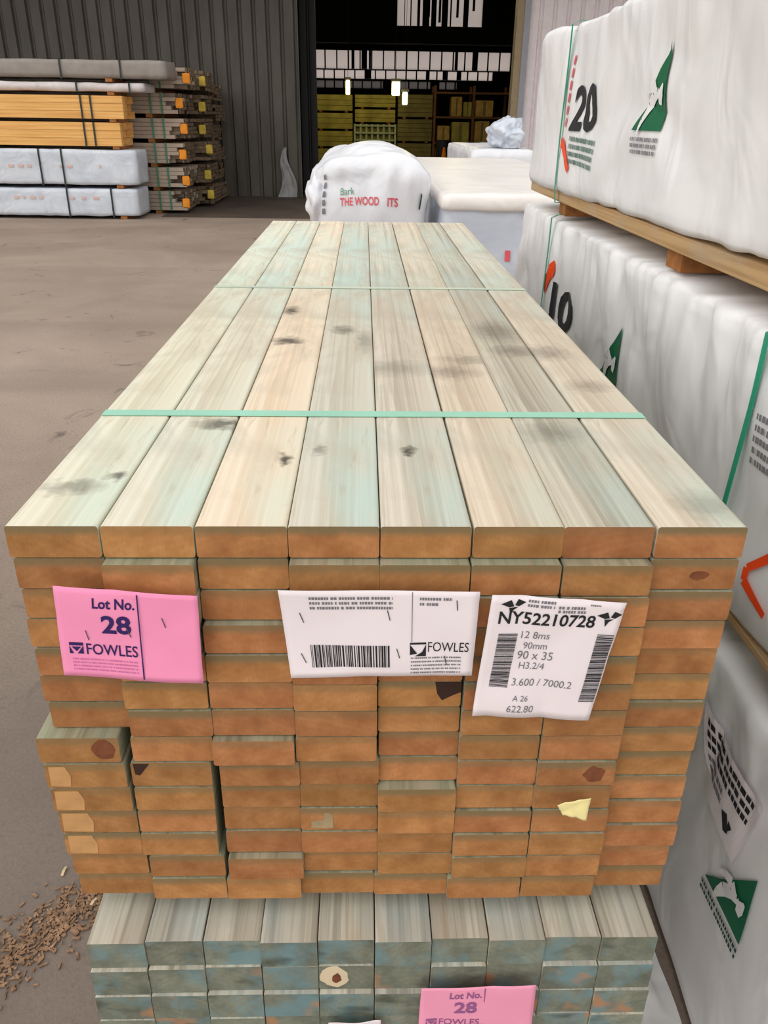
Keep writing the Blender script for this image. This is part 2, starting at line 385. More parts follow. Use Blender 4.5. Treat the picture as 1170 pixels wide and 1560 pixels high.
# ------------------------------------------------------------------ upper stack: 8 x 14 boards on end
ORD = ['first', 'second', 'third', 'fourth', 'fifth', 'sixth', 'seventh', 'eighth', 'ninth', 'tenth', 'eleventh', 'twelfth', 'thirteenth', 'fourteenth']
def board_mesh(name, W, T, L, mats, bev=0.003):
    bm = bmesh.new(); pr = []
    for cx, cz, a0 in ((W-bev, T-bev, 0), (bev, T-bev, 90), (bev, bev, 180), (W-bev, bev, 270)):
        for k in range(4):
            a = math.radians(a0+30*k); pr.append((cx+bev*math.cos(a), cz+bev*math.sin(a)))
    A = [bm.verts.new((x, 0, z)) for x, z in pr]; B = [bm.verts.new((x, L, z)) for x, z in pr]
    n = len(pr)
    for k in range(n):
        q = bm.faces.new((A[k], B[k], B[(k+1) % n], A[(k+1) % n])); q.material_index = 0
    f = bm.faces.new(A); f.material_index = 1; f = bm.faces.new(B[::-1]); f.material_index = 1
    bmesh.ops.recalc_face_normals(bm, faces=bm.faces)
    me = bpy.data.meshes.new(name); bm.to_mesh(me); bm.free()
    for q in mats: me.materials.append(q)
    return me
M_end = end_grain('raw_end_grain', srgb(186, 130, 84), srgb(150, 98, 58), None, (.0347, .0085))
cream = srgb(236, 228, 202)
TOPS = [  # base, dark, tint, amount, knots (x from the board's left edge, y from its front end)
    (srgb(228, 222, 200), srgb(206, 198, 172), srgb(192, 222, 208), .5, [(.036, .09, .045, .022, .5), (.075, .125, .016, .02, .8)]),
    (srgb(226, 220, 200), srgb(202, 192, 168), srgb(180, 216, 206), .6, [(.073, .29, .045, .03, .8)]),
    (srgb(234, 218, 194), srgb(218, 194, 164), srgb(204, 218, 202), .6, [(.016, .965, .022, .05, .9), (.031, .715, .036, .035, .9), (.073, .17, .012, .018, .95)]),
    (srgb(212, 206, 188), srgb(188, 180, 160), srgb(174, 208, 200), .7, [(.036, .80, .03, .045, .6), (.021, .20, .011, .018, .5), (.075, .72, .02, .1, .4)]),
    (srgb(216, 206, 188), srgb(180, 168, 148), srgb(172, 204, 196), .55, [(.037, .197, .011, .017, .95), (.03, .55, .08, .06, .35)]),
    (srgb(222, 206, 184), srgb(192, 172, 148), srgb(190, 208, 192), .5, [(.03, .53, .06, .05, .45), (.06, .60, .06, .04, .4)]),
    (srgb(206, 198, 178), srgb(160, 150, 132), srgb(176, 200, 192), .55, [(.042, .26, .05, .05, .4), (.05, .80, .06, .11, .5), (.06, .66, .05, .05, .5)]),
    (srgb(222, 210, 190), srgb(194, 178, 156), srgb(184, 214, 204), .55, [(.07, .05, .05, .045, .35), (.05, .46, .045, .04, .35), (.02, .65, .05, .06, .45)])]
M_side = wood_face('treated_board_side', srgb(164, 158, 130), srgb(122, 116, 92), srgb(140, 158, 138), .6, rnd=(7, 7, 7))
W, T, L, NP = 0.0893, 0.0347, 2.5326, 0.0908
PITCH_Z = 0.0364
base_me = board_mesh('pine_board', W, T, L, [M_side, M_end], .0028)
top_labels = [
    'pale greenish pine board on the upper stack, leftmost of its top layer',
    'greenish pine board with a dark smudge behind the strap, second from left on top',
    'warm cream pine board with dark knots along its left edge, third from left on top',
    'grey green pine board left of centre on top, fourth from the left',
    'pine board on top with one dark knot between strap and end, fifth from left',
    'tan pine board on top with a faint stain beyond the strap, third from right',
    'grainy grey pine board with dark stains, second from right on top',
    'pale pine board with brownish front corner, rightmost of the top layer']
shift = {}
PROT = {(1, 1): .012, (1, 3): .012, (1, 4): .012, (1, 5): .012, (1, 6): .013, (7, 0): .016, (7, 3): .014, (7, 2): .008, (7, 6): .010, (8, 2): .012, (9, 4): .014, (9, 5): .016, (12, 2): .010, (3, 2): .008}
bx = {}
for c_ in range(8):
    y = 0.0
    for r_ in range(14):
        if r_: y -= PROT.get((r_, c_), random.uniform(-.0022, .0034))
        if r_ in (4, 9, 12): y += .003*random.random()
        if r_ >= 2 and y < -.019: y = -.012
        x = -0.3635 + c_*NP + random.uniform(-.0009, .0009)
        if c_ == 0 and 7 <= r_ <= 12: x -= .011-.0016*(r_-7)
        if c_ == 0 and 1 <= r_ <= 6: x += (.0, .001, .002, .001, .002, .001, .003)[r_]
        if c_ == 1 and 8 <= r_ <= 11: x -= .005
        if c_ == 2 and 8 <= r_ <= 12: x += .0035
        if c_ == 1 and 1 <= r_ <= 3: x -= .003
        if c_ >= 3 and r_ >= 12: x -= .004 if c_ > 3 else .002
        if c_ in (5, 6) and 7 <= r_ <= 11: x -= .001
        bx[r_, c_] = (x, y, 1.18-T-r_*PITCH_Z)
# no board may run into its neighbour
for r_ in range(14):
    for c_ in range(1, 8):
        x, y, z = bx[r_, c_]; lim = bx[r_, c_-1][0]+W+.0002
        if x < lim: bx[r_, c_] = (lim, y, z)
def ft(r_, c_):
    h = ['left', 'second from left', 'third from left', 'fourth from left', 'fourth from right', 'third from right', 'second from right', 'right'][c_]
    rows = ['top', 'second', 'third', 'fourth', 'fifth', 'sixth', 'seventh', 'eighth', 'ninth', 'tenth', 'eleventh', 'third lowest', 'second lowest', 'bottom']
    return rows[r_], h
board = {}
SPECIAL = {(5, 4): 'orange board end with a dark notched corner below the white barcode tag, fourth from right',
           (7, 0): 'board end with a brown knot, at left edge where the stack steps outward',
           (10, 6): 'brown board end behind the torn yellow scrap, second from right',
           (1, 7): 'board end with a small split knot, right edge of the second row down',
           (1, 1): 'board end sticking out just above the pink tag, second from left',
           (13, 7): 'lowest board end at the right corner of the upper stack',
           (13, 0): 'lowest board end at the left corner of the upper stack'}
for r_ in range(14):
    for c_ in range(8):
        if r_ == 0:
            b_, d_, ti, am, kn = TOPS[c_]
            mt = wood_face('treated_board_top', b_, d_, ti, am, kn)
            me = base_me.copy(); me.materials[0] = mt
            lab = top_labels[c_]
        else:
            me = base_me
            rw, h = ft(r_, c_)
            lab = SPECIAL.get((r_, c_)) or 'orange pine board end in upper stack, %s row%s, %s' % (rw, '' if r_ >= 11 else ' down', h if c_ not in (0, 7) else 'at the %s edge' % h)
        o = bpy.data.objects.new('pine_board', me); COL.objects.link(o); o.location = bx[r_, c_]
        tag(o, lab, 'board', 'pine boards of the upper stack'); board[r_, c_] = o
def blot(name, rc, pts, mat, label, lift=.0005):
    o = board[rc]; bm = bmesh.new(); yy = bx[rc][1]-lift
    A = [bm.verts.new((x, yy, z)) for x, z in pts]; B = [bm.verts.new((x, yy+lift-.0001, z)) for x, z in pts]; n = len(A)
    bm.faces.new(A); bm.faces.new(B[::-1])
    for k in range(n): bm.faces.new((A[k], A[(k+1) % n], B[(k+1) % n], B[k]))
    q = put(name, bm, mat, o); q['label'] = label
M_knot = plain('dark_bark_hole', srgb(58, 38, 30), 0.9, 0.2); M_knot2 = plain('brown_knot', srgb(120, 72, 48), 0.8, 0.25, 0.2, 60)
def blob(cx, cz, rx, rz, n=14, j=.18): return [(cx+rx*(1+random.uniform(-j, j))*math.cos(k*2*math.pi/n), cz+rz*(1+random.uniform(-j, j))*math.sin(k*2*math.pi/n)) for k in range(n)]
z5 = bx[5, 4][2]; blot('bark_notch', (5, 4), [(.060, z5+.0335), (.0885, z5+.0335), (.0885, z5+.020), (.080, z5+.016), (.068, z5+.009), (.0625, z5+.018)], M_knot, 'dark bark edged notch')
x7, _, z7 = bx[7, 0]; blot('knot', (7, 0), blob(x7+.072, z7+.018, .014, .013), M_knot2, 'brown knot')
x1, _, z1 = bx[1, 7]; blot('knot', (1, 7), blob(x1+.052, z1+.016, .010, .005), M_knot2, 'small split knot')
x8, _, z8 = bx[8, 6]; blot('knot', (8, 6), blob(x8+.066, z8+.016, .012, .012), M_knot2, 'brown knot')
x9, _, z9 = bx[8, 1]; blot('bark_notch', (8, 1), [(x9+.003, z9+.033), (x9+.021, z9+.033), (x9+.009, z9+.016), (x9+.004, z9+.018)], M_knot, 'dark bark corner')

M_sap = plain('pale_sapwood_end', srgb(192, 146, 96), .8, .15, .2, 40)
for r_, a, b in ((8, .004, .026), (9, .003, .034), (10, .003, .037), (11, .004, .036)):
    x_, y_, z_ = bx[r_, 0]; blot('sapwood_patch', (r_, 0), [(x_+a, z_+.003), (x_+b, z_+.002), (x_+b+.002, z_+.018), (x_+b-.003, z_+.031), (x_+a+.001, z_+.031)], M_sap, 'pale sapwood corner')
x_, y_, z_ = bx[10, 3]; blot('dirt_mark', (10, 3), [(x_+.012, z_+.004), (x_+.038, z_+.003), (x_+.037, z_+.026), (x_+.027, z_+.028), (x_+.026, z_+.016), (x_+.012, z_+.014)], plain('grey_green_smear', srgb(160, 140, 106), .8, .15, .2, 60), 'greyish smear')
# dunnage under the upper stack, then the lower stack
for k, (yy, nm) in enumerate(((.14, 'front'), (1.2, 'middle'), (2.3, 'rear'))):
    o = boxo('bearer', (-.345, yy, .6405), (.345, yy+.07, 1.18-T-13*PITCH_Z-.0005), M_brown)
    tag(o, 'flat timber bearer between upper and lower stacks, %s one' % nm, 'bearer', 'bearers between the stacks')
M_lowside = wood_face('weathered_board_side', srgb(208, 202, 184), srgb(150, 142, 126), srgb(160, 178, 180), .6, rnd=(5, 5, 5))
M_lowend = end_grain('weathered_end_grain', srgb(140, 142, 124), srgb(100, 104, 92), (srgb(112, 142, 146), srgb(176, 126, 88)))
low_me = board_mesh('treated_stick', .0685, .0445, 2.5, [M_lowside, M_lowend], .002)
LOWF = {(1, 4): 'weathered stick end with a cream patch and brown knot, fifth from left in bottom stack',
        (2, 1): 'weathered stick end with orange stain, second from left in bottom stack third layer'}
knot_low = []
for r_ in range(12):
    for c_ in range(10):
        o = bpy.data.objects.new('treated_stick', low_me); COL.objects.link(o)
        x = -.350+c_*.0697+random.uniform(-.0004, .0004); y = -.052-.003*r_*(r_ < 4)+random.uniform(-.0025, .0025); z = .64-.0445-r_*.0449
        o.location = (x, y, z); cw = ['left edge']+['%s from left' % ORD[k] for k in range(1, 5)]+['%s from right' % ORD[9-k] for k in range(5, 9)]+['right edge']
        if r_ < 4:
            lab = LOWF.get((r_, c_)) or 'weathered grey green stick in bottom stack, %s layer, %s' % (['top', 'second', 'third', 'fourth'][r_], cw[c_])
            tag(o, lab, 'board', 'weathered sticks of the bottom stack')
        else:
            tag(o, 'weathered grey green stick low in the bottom stack, under its pink tag', 'board', 'hidden sticks low in the bottom stack')
        if (r_, c_) == (1, 4): knot_low.append((o, x, y, z))
o, x, y, z = knot_low[0]
M_creamp = plain('pale_sapwood', srgb(214, 196, 164), .8, .1); 
bm = bmesh.new(); P_ = [bm.verts.new((a, y-.0005, b)) for a, b in blob(x+.020, z+.024, .018, .019, 18, .15)]; bm.faces.new(P_)
ge = bmesh.ops.extrude_face_region(bm, geom=bm.faces[:]); bmesh.ops.translate(bm, verts=[g for g in ge['geom'] if isinstance(g, bmesh.types.BMVert)], vec=(0, .0004, 0)); q = put('sapwood_patch', bm, M_creamp, o); q['label'] = 'cream sapwood patch'
bm = bmesh.new(); P_ = [bm.verts.new((a, y-.0009, b)) for a, b in blob(x+.022, z+.022, .006, .009)]; bm.faces.new(P_)
ge = bmesh.ops.extrude_face_region(bm, geom=bm.faces[:]); bmesh.ops.translate(bm, verts=[g for g in ge['geom'] if isinstance(g, bmesh.types.BMVert)], vec=(0, .0008, 0))
q = put('knot', bm, M_knot2, o); q['label'] = 'brown knot'
for k, yy in enumerate((.1, 1.2, 2.2)):
    o = boxo('bearer', (-.36, yy, 0), (.36, yy+.09, .64-.0445-11*.0449-.0005), M_brown)
    tag(o, 'timber bearer on the ground under the bottom stack', 'bearer', 'bearers under the bottom stack')

# straps round the upper stack
def strap(y, wd, mat, label):
    e = .0008; xl, xr = -.3638, bx[0, 7][0]+W+.0004; zt, zb = 1.18+e, 1.18-T-13*PITCH_Z-.0012
    xl = min(b[0] for b in bx.values())-.0006; xr = max(b[0] for b in bx.values())+W+.0006
    bm = bmesh.new()
    pts = [(bx[0, 0][0]+.003, zt), (bx[0, 7][0]+W-.003, zt), (xr, zt-.006), (xr, zb), (xl, zb), (xl, 1.18-8*PITCH_Z), (bx[0, 0][0]-.0008, zt-.006)]
    n = len(pts); cx, cz = 0, .9
    rings = []
    for a, b in pts:
        ox = .0012 if a > 0 else -.0012; oz = .0012 if b > 1 else -.0006
        rings.append([bm.verts.new((a, y, b)), bm.verts.new((a, y+wd, b)), bm.verts.new((a+ox, y+wd, b+oz)), bm.verts.new((a+ox, y, b+oz))])
    for i in range(n):
        A, B = rings[i], rings[(i+1) % n]
        for k in range(4): bm.faces.new((A[k], A[(k+1) % 4], B[(k+1) % 4], B[k]))
    o = put('strap', bm, mat, None, (0, y, zb)); tag(o, label, 'strap', 'straps round the upper stack')
strap(.316, .020, M_tie_pale, 'pale green plastic strap across upper stack near its front end')
strap(1.20, .018, plain('clear_green_strap', srgb(196, 208, 188), .35, .05, .5), 'faint strap across the upper stack halfway along')

# ------------------------------------------------------------------ paper tags
def sheet(name, q, y, mat, label, cat, wave=.0025, seed=0, nx=24, nz=16, group=None):
    """q: four corners (x, z): top left, top right, bottom right, bottom left; a sheet stapled to the board ends near plane y."""
    tl, tr_, br, bl = [Vector((a, 0, b)) for a, b in q]
    cen = (tl+tr_+br+bl)/4
    def S(u, v, off=0.0):
        p = (bl.lerp(br, u)).lerp(tl.lerp(tr_, u), v)
        d = wave*(math.sin(u*7+seed)*.5+math.sin(v*5+seed*2+u*3)*.5)+wave*1.2*max(0, abs(v-.5)*2-.7)
        return Vector((p.x, y-abs(d)-off, p.z))
    bm = bmesh.new(); g = {}
    for s, o_ in ((0, 0), (1, -.0003)):
        for i in range(nx+1):
            for j in range(nz+1): g[s, i, j] = bm.verts.new(S(i/nx, j/nz, o_))
    for i in range(nx):
        for j in range(nz):
            bm.faces.new([g[0, i, j], g[0, i+1, j], g[0, i+1, j+1], g[0, i, j+1]])
            bm.faces.new([g[1, i, j], g[1, i, j+1], g[1, i+1, j+1], g[1, i+1, j]])
    for i in range(nx):
        bm.faces.new([g[0, i, 0], g[1, i, 0], g[1, i+1, 0], g[0, i+1, 0]]); bm.faces.new([g[0, i, nz], g[0, i+1, nz], g[1, i+1, nz], g[1, i, nz]])
    for j in range(nz):
        bm.faces.new([g[0, 0, j], g[0, 0, j+1], g[1, 0, j+1], g[1, 0, j]]); bm.faces.new([g[0, nx, j], g[1, nx, j], g[1, nx, j+1], g[0, nx, j+1]])
    o = put(name, bm, mat, None, (cen.x, y, cen.z), True)
    tag(o, label, cat, group)
    w_ = ((tr_-tl).length+(br-bl).length)/2; h_ = ((tl-bl).length+(tr_-br).length)/2
    def SM(a, b, off=0.0): return S(a/w_, b/h_, off)
    return o, SM, w_, h_
def fine_print(F, x0, x1, y, h, seed, gap=.25):
    rr = random.Random(seed); x = x0
    while x < x1:
        ww = h*rr.uniform(.5, .9); F.rect(x, y, min(x1, x+ww), y+h); x += ww+h*gap*(1 if rr.random() < .8 else 3)
def staples(o, SM, spots):
    for k, (a, b, r_) in enumerate(spots):
        F = Flat(); F.rect(a-.0005, b-.006, a+.0005, b+.006, r_); F.place('staple', SM, M_staple, o, .0011)
OFF = .0006
def lot_tag(q, y, mat, label, dim, seed, ink):
    o, SM, w_, h_ = sheet('lot_tag', q, y, mat, label, 'tag', .002, seed, group=None)
    Flat().text('Lot No.', .036, h_*.80, .0118, wide=.80, bold=.025, slant=.08).place('lettering', SM, ink, o, OFF)
    Flat().text('28', .043, h_*.53, .021, bold=.03).place('lot_number', SM, ink, o, OFF)
    F = Flat(); x0, y0, s = .009, h_*.27, .0135
    F.rect(x0, y0+s*.72, x0+s, y0+s); F.poly([(x0, y0+s*.72), (x0, y0), (x0+s*.28, y0)]); F.poly([(x0+s, y0+s*.72), (x0+s, y0), (x0+s*.55, y0)])
    F.poly([(x0+s*.15, y0+s*.62), (x0+s*.85, y0+s*.62), (x0+s*.5, y0+s*.2)])
    F.place('emblem', SM, ink, o, OFF)
    Flat().text('FOWLES', .0255, h_*.27, .0135, bold=.01, wide=.74).place('brand_lettering', SM, ink, o, OFF)
    F = Flat()
    for k in range(4): fine_print(F, .011, .075, h_*(.2-.04*k), .0018, seed+k)
    F.place('small_print', SM, M_pinkink, o, OFF)
    F = Flat(); F.rect(.0795, h_*.02, .0809, h_*.97); F.place('dividing_line', SM, ink, o, OFF)
    return o, SM, w_, h_
o, SM, w_, h_ = lot_tag([(-.315, 1.131), (-.178, 1.120), (-.181, 1.014), (-.321, 1.025)], -.0295, M_pink, 'bright pink paper lot tag on the upper stack, left of the white tags', 0, 3, M_navy)
staples(o, SM, [(.104, .072, .25), (.069, .058, .3), (.028, .052, .2)])
o, SM, w_, h_ = lot_tag([(.055, .581), (.196, .585), (.199, .480), (.053, .482)], -.0735, M_pink2, 'faded pink paper lot tag on the bottom stack at the photo edge', 0, 5, plain('faded_violet_print', srgb(150, 92, 140), .6, 0))

o, SM, w_, h_ = sheet('barcode_tag', [(-.100, 1.127), (.0965, 1.1245), (.0945, 1.023), (-.091, 1.022)], -.0295, M_paper, 'wide white barcode tag in the middle of the upper stack', 'tag', .002, 1)
F = Flat()
for k in range(3): fine_print(F, .028, .108, h_*(.90-.055*k), .003, 11+k)
F.place('small_print', SM, M_grey, o, OFF); F = Flat()
for k in range(2): fine_print(F, .134, .165-.012*k, h_*(.90-.06*k), .003, 31+k)
F.place('small_print', SM, M_grey, o, OFF); F = Flat()
for k in range(5): fine_print(F, .126, .178, h_*(.22-.045*k), .0018, 51+k)
F.place('small_print', SM, M_grey, o, OFF)
F = Flat(); rr = random.Random(4); x = .024
while x < .104:
    ww = rr.choice((.0006, .0006, .0012, .0018)); F.rect(x, h_*.12, x+ww, h_*.38); x += ww+rr.choice((.0006, .0008, .0014))
F.place('barcode', SM, M_black, o, OFF)
F = Flat(); F.rect(.1265, h_*.42, .1272, h_*.99); F.place('dividing_line', SM, M_grey, o, OFF)
F = Flat(); x0, y0, s = .125, h_*.25, .0165
F.rect(x0, y0+s*.86, x0+s, y0+s); F.poly([(x0, y0+s*.86), (x0, y0+s*.1), (x0+s*.45, y0+s*.2)]); F.poly([(x0+s, y0+s*.86), (x0+s, y0), (x0+s*.3, y0), (x0+s*.75, y0+s*.3)])
F.place('emblem', SM, M_black, o, OFF)
Flat().text('FOWLES', .1435, h_*.30, .0125, wide=.66, bold=.0).place('brand_lettering', SM, M_black, o, OFF)
staples(o, SM, [(.019, .072, .25), (.104, .075, .2), (.016, .024, .35), (.113, .03, .25), (.162, .02, .2), (.170, .088, .1)])

o, SM, w_, h_ = sheet('stock_label', [(.108, 1.123), (.2425, 1.112), (.222, .966), (.098, .971)], -.0300, M_paper, 'tall white stock label with two barcodes, right of the wide tag', 'label', .004, 2)
def bird(F, x, y, s):
    F.poly([(x-s, y+s*.1), (x-s*.2, y+s*.5), (x+s*.1, y-s*.1), (x-s*.3, y-s*.2)]); F.poly([(x+s*.15, y), (x+s*.35, y+s*.6), (x+s, y+s*.35), (x+s*.5, y-s*.1)])
    F.poly([(x-s*.3, y-s*.25), (x+s*.45, y-s*.15), (x+s*.1, y-s*.45), (x-s*.1, y-s)])
for bx_, by_ in ((.022, .925), (.117, .875)): F = Flat(); bird(F, bx_, h_*by_, .012); F.place('emblem', SM, M_black, o, OFF)
F = Flat()
fine_print(F, .036, .062, h_*.955, .003, 3); fine_print(F, .036, .062, h_*.92, .003, 4); fine_print(F, .066, .092, h_*.92, .003, 5); fine_print(F, .066, .094, h_*.89, .003, 6); fine_print(F, .096, .106, h_*.955, .002, 7)
F.place('small_print', SM, M_grey, o, OFF)
Flat().text('NY52210728', .010, h_*.785, .0145, bold=.02, wide=.90).place('stock_number', SM, M_black, o, OFF)
F = Flat()
for s, y0, h0 in (('12 8ms', .67, .009), ('90mm', .585, .0085), ('90 x 35', .50, .0105), ('H3.2/4', .42, .0085), ('3.600 / 7000.2', .28, .0095), ('622.80', .05, .0095), ('A 26', .15, .0075)):
    F.text(s, .036+(.004 if h0 < .009 else 0), h_*y0, h0, bold=.0, wide=.85)
F.place('lettering', SM, M_grey, o, OFF)
for x0, x1, ya, yb, sd in ((.0125, .032, .26, .70, 8), (.111, .128, .17, .74, 9)):
    F = Flat(); rr = random.Random(sd); y0 = h_*ya
    while y0 < h_*yb:
        ww = rr.choice((.0006, .0009, .0014)); F.rect(x0, y0, x1, y0+ww); y0 += ww+rr.choice((.0005, .0007, .0009))
    F.place('barcode', SM, M_black, o, OFF)

o, SM, w_, h_ = sheet('stub_label', [(-.060, .515), (.006, .519), (.008, .470), (-.060, .470)], -.0735, M_paper, 'white paper label on the bottom stack, just showing at photo bottom', 'label', .002, 4)
o, SM, w_, h_ = sheet('paper_scrap', [(.203, .842), (.241, .851), (.239, .817), (.211, .825)], -.0300, plain('yellow_paper', srgb(240, 226, 160), .7, .05), 'torn pale yellow paper scrap stapled low on the upper stack', 'paper', .0025, 2, 12, 10)

# ------------------------------------------------------------------ plastic-wrapped packs
def wrap_fn(a, b, r, seed, amp, pleat=0.0, dome=0.0, fq=1.0):
    a, b = Vector(a), Vector(b); ia = a+Vector((r, r, r)); ib = b-Vector((r, r, r)); sv = Vector((seed*3.1, seed*1.7, seed*2.3))
    def f(p):
        p = Vector(p); q = Vector([min(max(p[k], ia[k]), ib[k]) for k in range(3)])
        d = p-q
        n_ = d.normalized() if d.length > 1e-9 else Vector((0, 0, 1))
        out = q+n_*r
        s = noise.noise(out*1.7*fq+sv)*.6
        wv = noise.noise(out*2.2*fq-sv)*1.2
        s += (abs(noise.noise(Vector((out.x*2.6, out.y*2.6+wv, out.z*3.2+wv))*fq+sv))-.25)*.9
        s += noise.noise(Vector((out.x*6, out.y*6, out.z*5))*fq-sv)*.12
        if pleat:
            k = max(0, (out.z-(b.z-.30))/.30)*max(0, 1-1.3*n_.z)
            s += pleat*k*noise.noise(Vector((out.x*26, out.y*26, out.z*2.2))+sv)
        out = out+n_*amp*s
        if not dome: out.z = max(a.z, min(b.z, out.z))
        if dome:
            u = (p.x-a.x)/(b.x-a.x)*2-1; v_ = (p.y-a.y)/(b.y-a.y)*2-1
            out.z += dome*(1-u*u)*(1-.5*v_*v_)*max(0, (p.z-a.z)/(b.z-a.z))**2
        return out
    return f
def wrap_mesh(a, b, res, fn):
    bm = bmesh.new(); V = {}
    nn = [max(2, int(round((b[k]-a[k])/res[k]))) for k in range(3)]
    def vert(i, j, k):
        if (i, j, k) not in V:
            p = [a[m]+(b[m]-a[m])*q/nn[m] for m, q in enumerate((i, j, k))]; V[i, j, k] = bm.verts.new(fn(p))
        return V[i, j, k]
    X, Y, Z = nn
    for i in range(X):
        for j in range(Y):
            for k in (0, Z): bm.faces.new((vert(i, j, k), vert(i+1, j, k), vert(i+1, j+1, k), vert(i, j+1, k)))
    for i in range(X):
        for k in range(Z):
            for j in (0, Y): bm.faces.new((vert(i, j, k), vert(i+1, j, k), vert(i+1, j, k+1), vert(i, j, k+1)))
    for j in range(Y):
        for k in range(Z):
            for i in (0, X): bm.faces.new((vert(i, j, k), vert(i, j+1, k), vert(i, j+1, k+1), vert(i, j, k+1)))
    return bm
def side_logo(S, root, y0, z0, w_, h_, txt=True):
    """Green triangle with a pale fern-like swoosh; near side is the smaller y."""
    F = Flat(); F.poly([(y0, z0), (y0-w_, z0), (y0-w_*.96, z0+h_), (y0-w_*.62, z0+h_*.62), (y0-w_*.33, z0+h_*.30)]); F.place('printed_triangle', S, M_green, root, .004, .02)
    def arc(pts, wd):
        F = Flat()
        for (a, b, q), (c, d, e) in zip(pts, pts[1:]):
            dx, dy = c-a, d-b; ln = math.hypot(dx, dy) or 1; nx, ny = -dy/ln, dx/ln
            F.poly([(y0-w_*(a-nx*q*wd), z0+h_*(b-ny*q*wd)), (y0-w_*(c-nx*e*wd), z0+h_*(d-ny*e*wd)), (y0-w_*(c+nx*e*wd), z0+h_*(d+ny*e*wd)), (y0-w_*(a+nx*q*wd), z0+h_*(b+ny*q*wd))])
        F.place('printed_swoosh', S, M_wrap, root, .0065, .02)
    arc([(.30, -.04, .3), (.36, .12, .8), (.46, .28, 1.2), (.60, .40, 1.2), (.74, .44, .9), (.82, .40, .3)], .07)
    arc([(.30, .40, .3), (.42, .50, 1.2), (.58, .52, 1.6), (.70, .46, .6)], .05)
    arc([(.82, .30, .8), (.84, .42, 1.4), (.90, .54, .3)], .06)
    if txt:
        F = Flat()
        for k in range(3): fine_print(F, y0-w_, y0-w_*.02, z0-.022-.013*k, .008, k+3)
        F.place('small_print', S, M_grey, root, .004, .02)
def side_number(S, root, y0, z0, h_, s, w_):
    vs, fs, ww = glyphs(s, .03); F = Flat()
    k = w_/ww
    F.v = [(y0-a*k, z0+b*h_) for a, b in vs]; F.f = fs; F.place('printed_number', S, M_black, root, .004, .02)
def spray(S, root, pts, wd, mat=None, name='paint_mark'):
    F = Flat()
    for (a, b), (c, d) in zip(pts, pts[1:]):
        dx, dy = c-a, d-b; ln = math.hypot(dx, dy); nx, ny = -dy/ln*wd/2, dx/ln*wd/2
        F.poly([(a+nx, b+ny), (a-nx, b-ny), (c-nx*.8, d-ny*.8), (c+nx*.8, d+ny*.8)])
    F.place(name, S, mat or M_orange, root, .0045, .02)
def big_pack(name, y0, y1, z0, z1, seed, label, amp, pleat, bearers, bb=.028):
    x0, x1 = .60, 1.62
    root = empty(name, ((x0+x1)/2, (y0+y1)/2, max(0, z0-.0675)), label, 'timber pack', 'white wrapped packs on the right')
    zb = z0-bb
    a, b = (x0, y0, z0), (x1, y1, z1); fn = wrap_fn(a, b, .025, seed, amp, pleat)
    put('wrap', wrap_mesh(a, b, (.12, .02, .022), fn), M_wrap, root, None, True)
    if bb > .001: boxo('base_board', (x0+.006, y0+.01, zb), (x1-.01, y1-.02, z0+.004), M_timber, root, None, .002)
    for yy in bearers: boxo('bearer', (x0+.02, yy, z0-.0675), (x1-.02, yy+.09, zb), M_brown, root, None, .002)
    def S(y, z, off=0.0):
        p = fn((x0, y, z)); p.x -= off; return p
    def vstrap(y, wd=.014, mt=M_tie):
        bm = bmesh.new(); pts = []; sd = []; th = []
        n = 40
        zs = [z0+.002+(z1-z0-.01)*i/n for i in range(n+1)]; xs = [S(y, z).x for z in zs]
        xm = [min(xs[max(0, i-12):i+13])-.003 for i in range(n+1)]
        for i in range(n+1):
            z = zs[i]; pts.append((sum(xm[max(0, i-8):i+9])/len(xm[max(0, i-8):i+9]), y, z)); sd.append((0, wd/2, 0)); th.append((-.0015, 0, 0))
        p = pts[-1]; pts += [(p[0]+.02, y, z1+.0005), (x0+.5, y, z1+.0005)]; sd += [(0, wd/2, 0)]*2; th += [(-.0005, 0, .0015)]*2
        pts = [(x0+.03, y, zb-.002), (x0-.004, y, zb-.002)]+pts; sd = [(0, wd/2, 0)]*2+sd; th = [(0, 0, -.0015), (-.0015, 0, -.001)]+th
        ribbon(bm, pts, sd, th); put('strap', bm, mt, root)
    return root, S, vstrap
BEAR = (-.75, -.1, .95, 1.98)
# upper one
root, S, vs_ = big_pack('wrapped_timber_pack', -1.2, 2.52, 1.332, 1.80, 1, 'white plastic wrapped timber pack on top at right, bare wood edge along its bottom', .030, .25, BEAR)
vs_(2.03); vs_(.12)
side_logo(S, root, 1.325, 1.52, .18, .165)
side_number(S, root, 1.93, 1.515, .115, '20', .27)
F = Flat()
for k in range(4): fine_print(F, 1.62, 1.88, 1.485-.02*k, .012, 40+k)
F.v = [(y+.02*(z-1.45)/.06, z-(1.88-y)*.03) for y, z in F.v]; F.place('small_print', S, plain('green_grey_print', srgb(92, 120, 110), .6, 0), root, .003, .02)
spray(S, root, [(2.015, 1.478), (1.96, 1.47), (1.90, 1.445), (1.86, 1.405)], .03)
F = Flat()
for k in range(6): F.rect(1.985, 1.52+.033*k, 2.0, 1.545+.033*k, .2)
F.place('red_side_print', S, M_red, root, .004, .02)
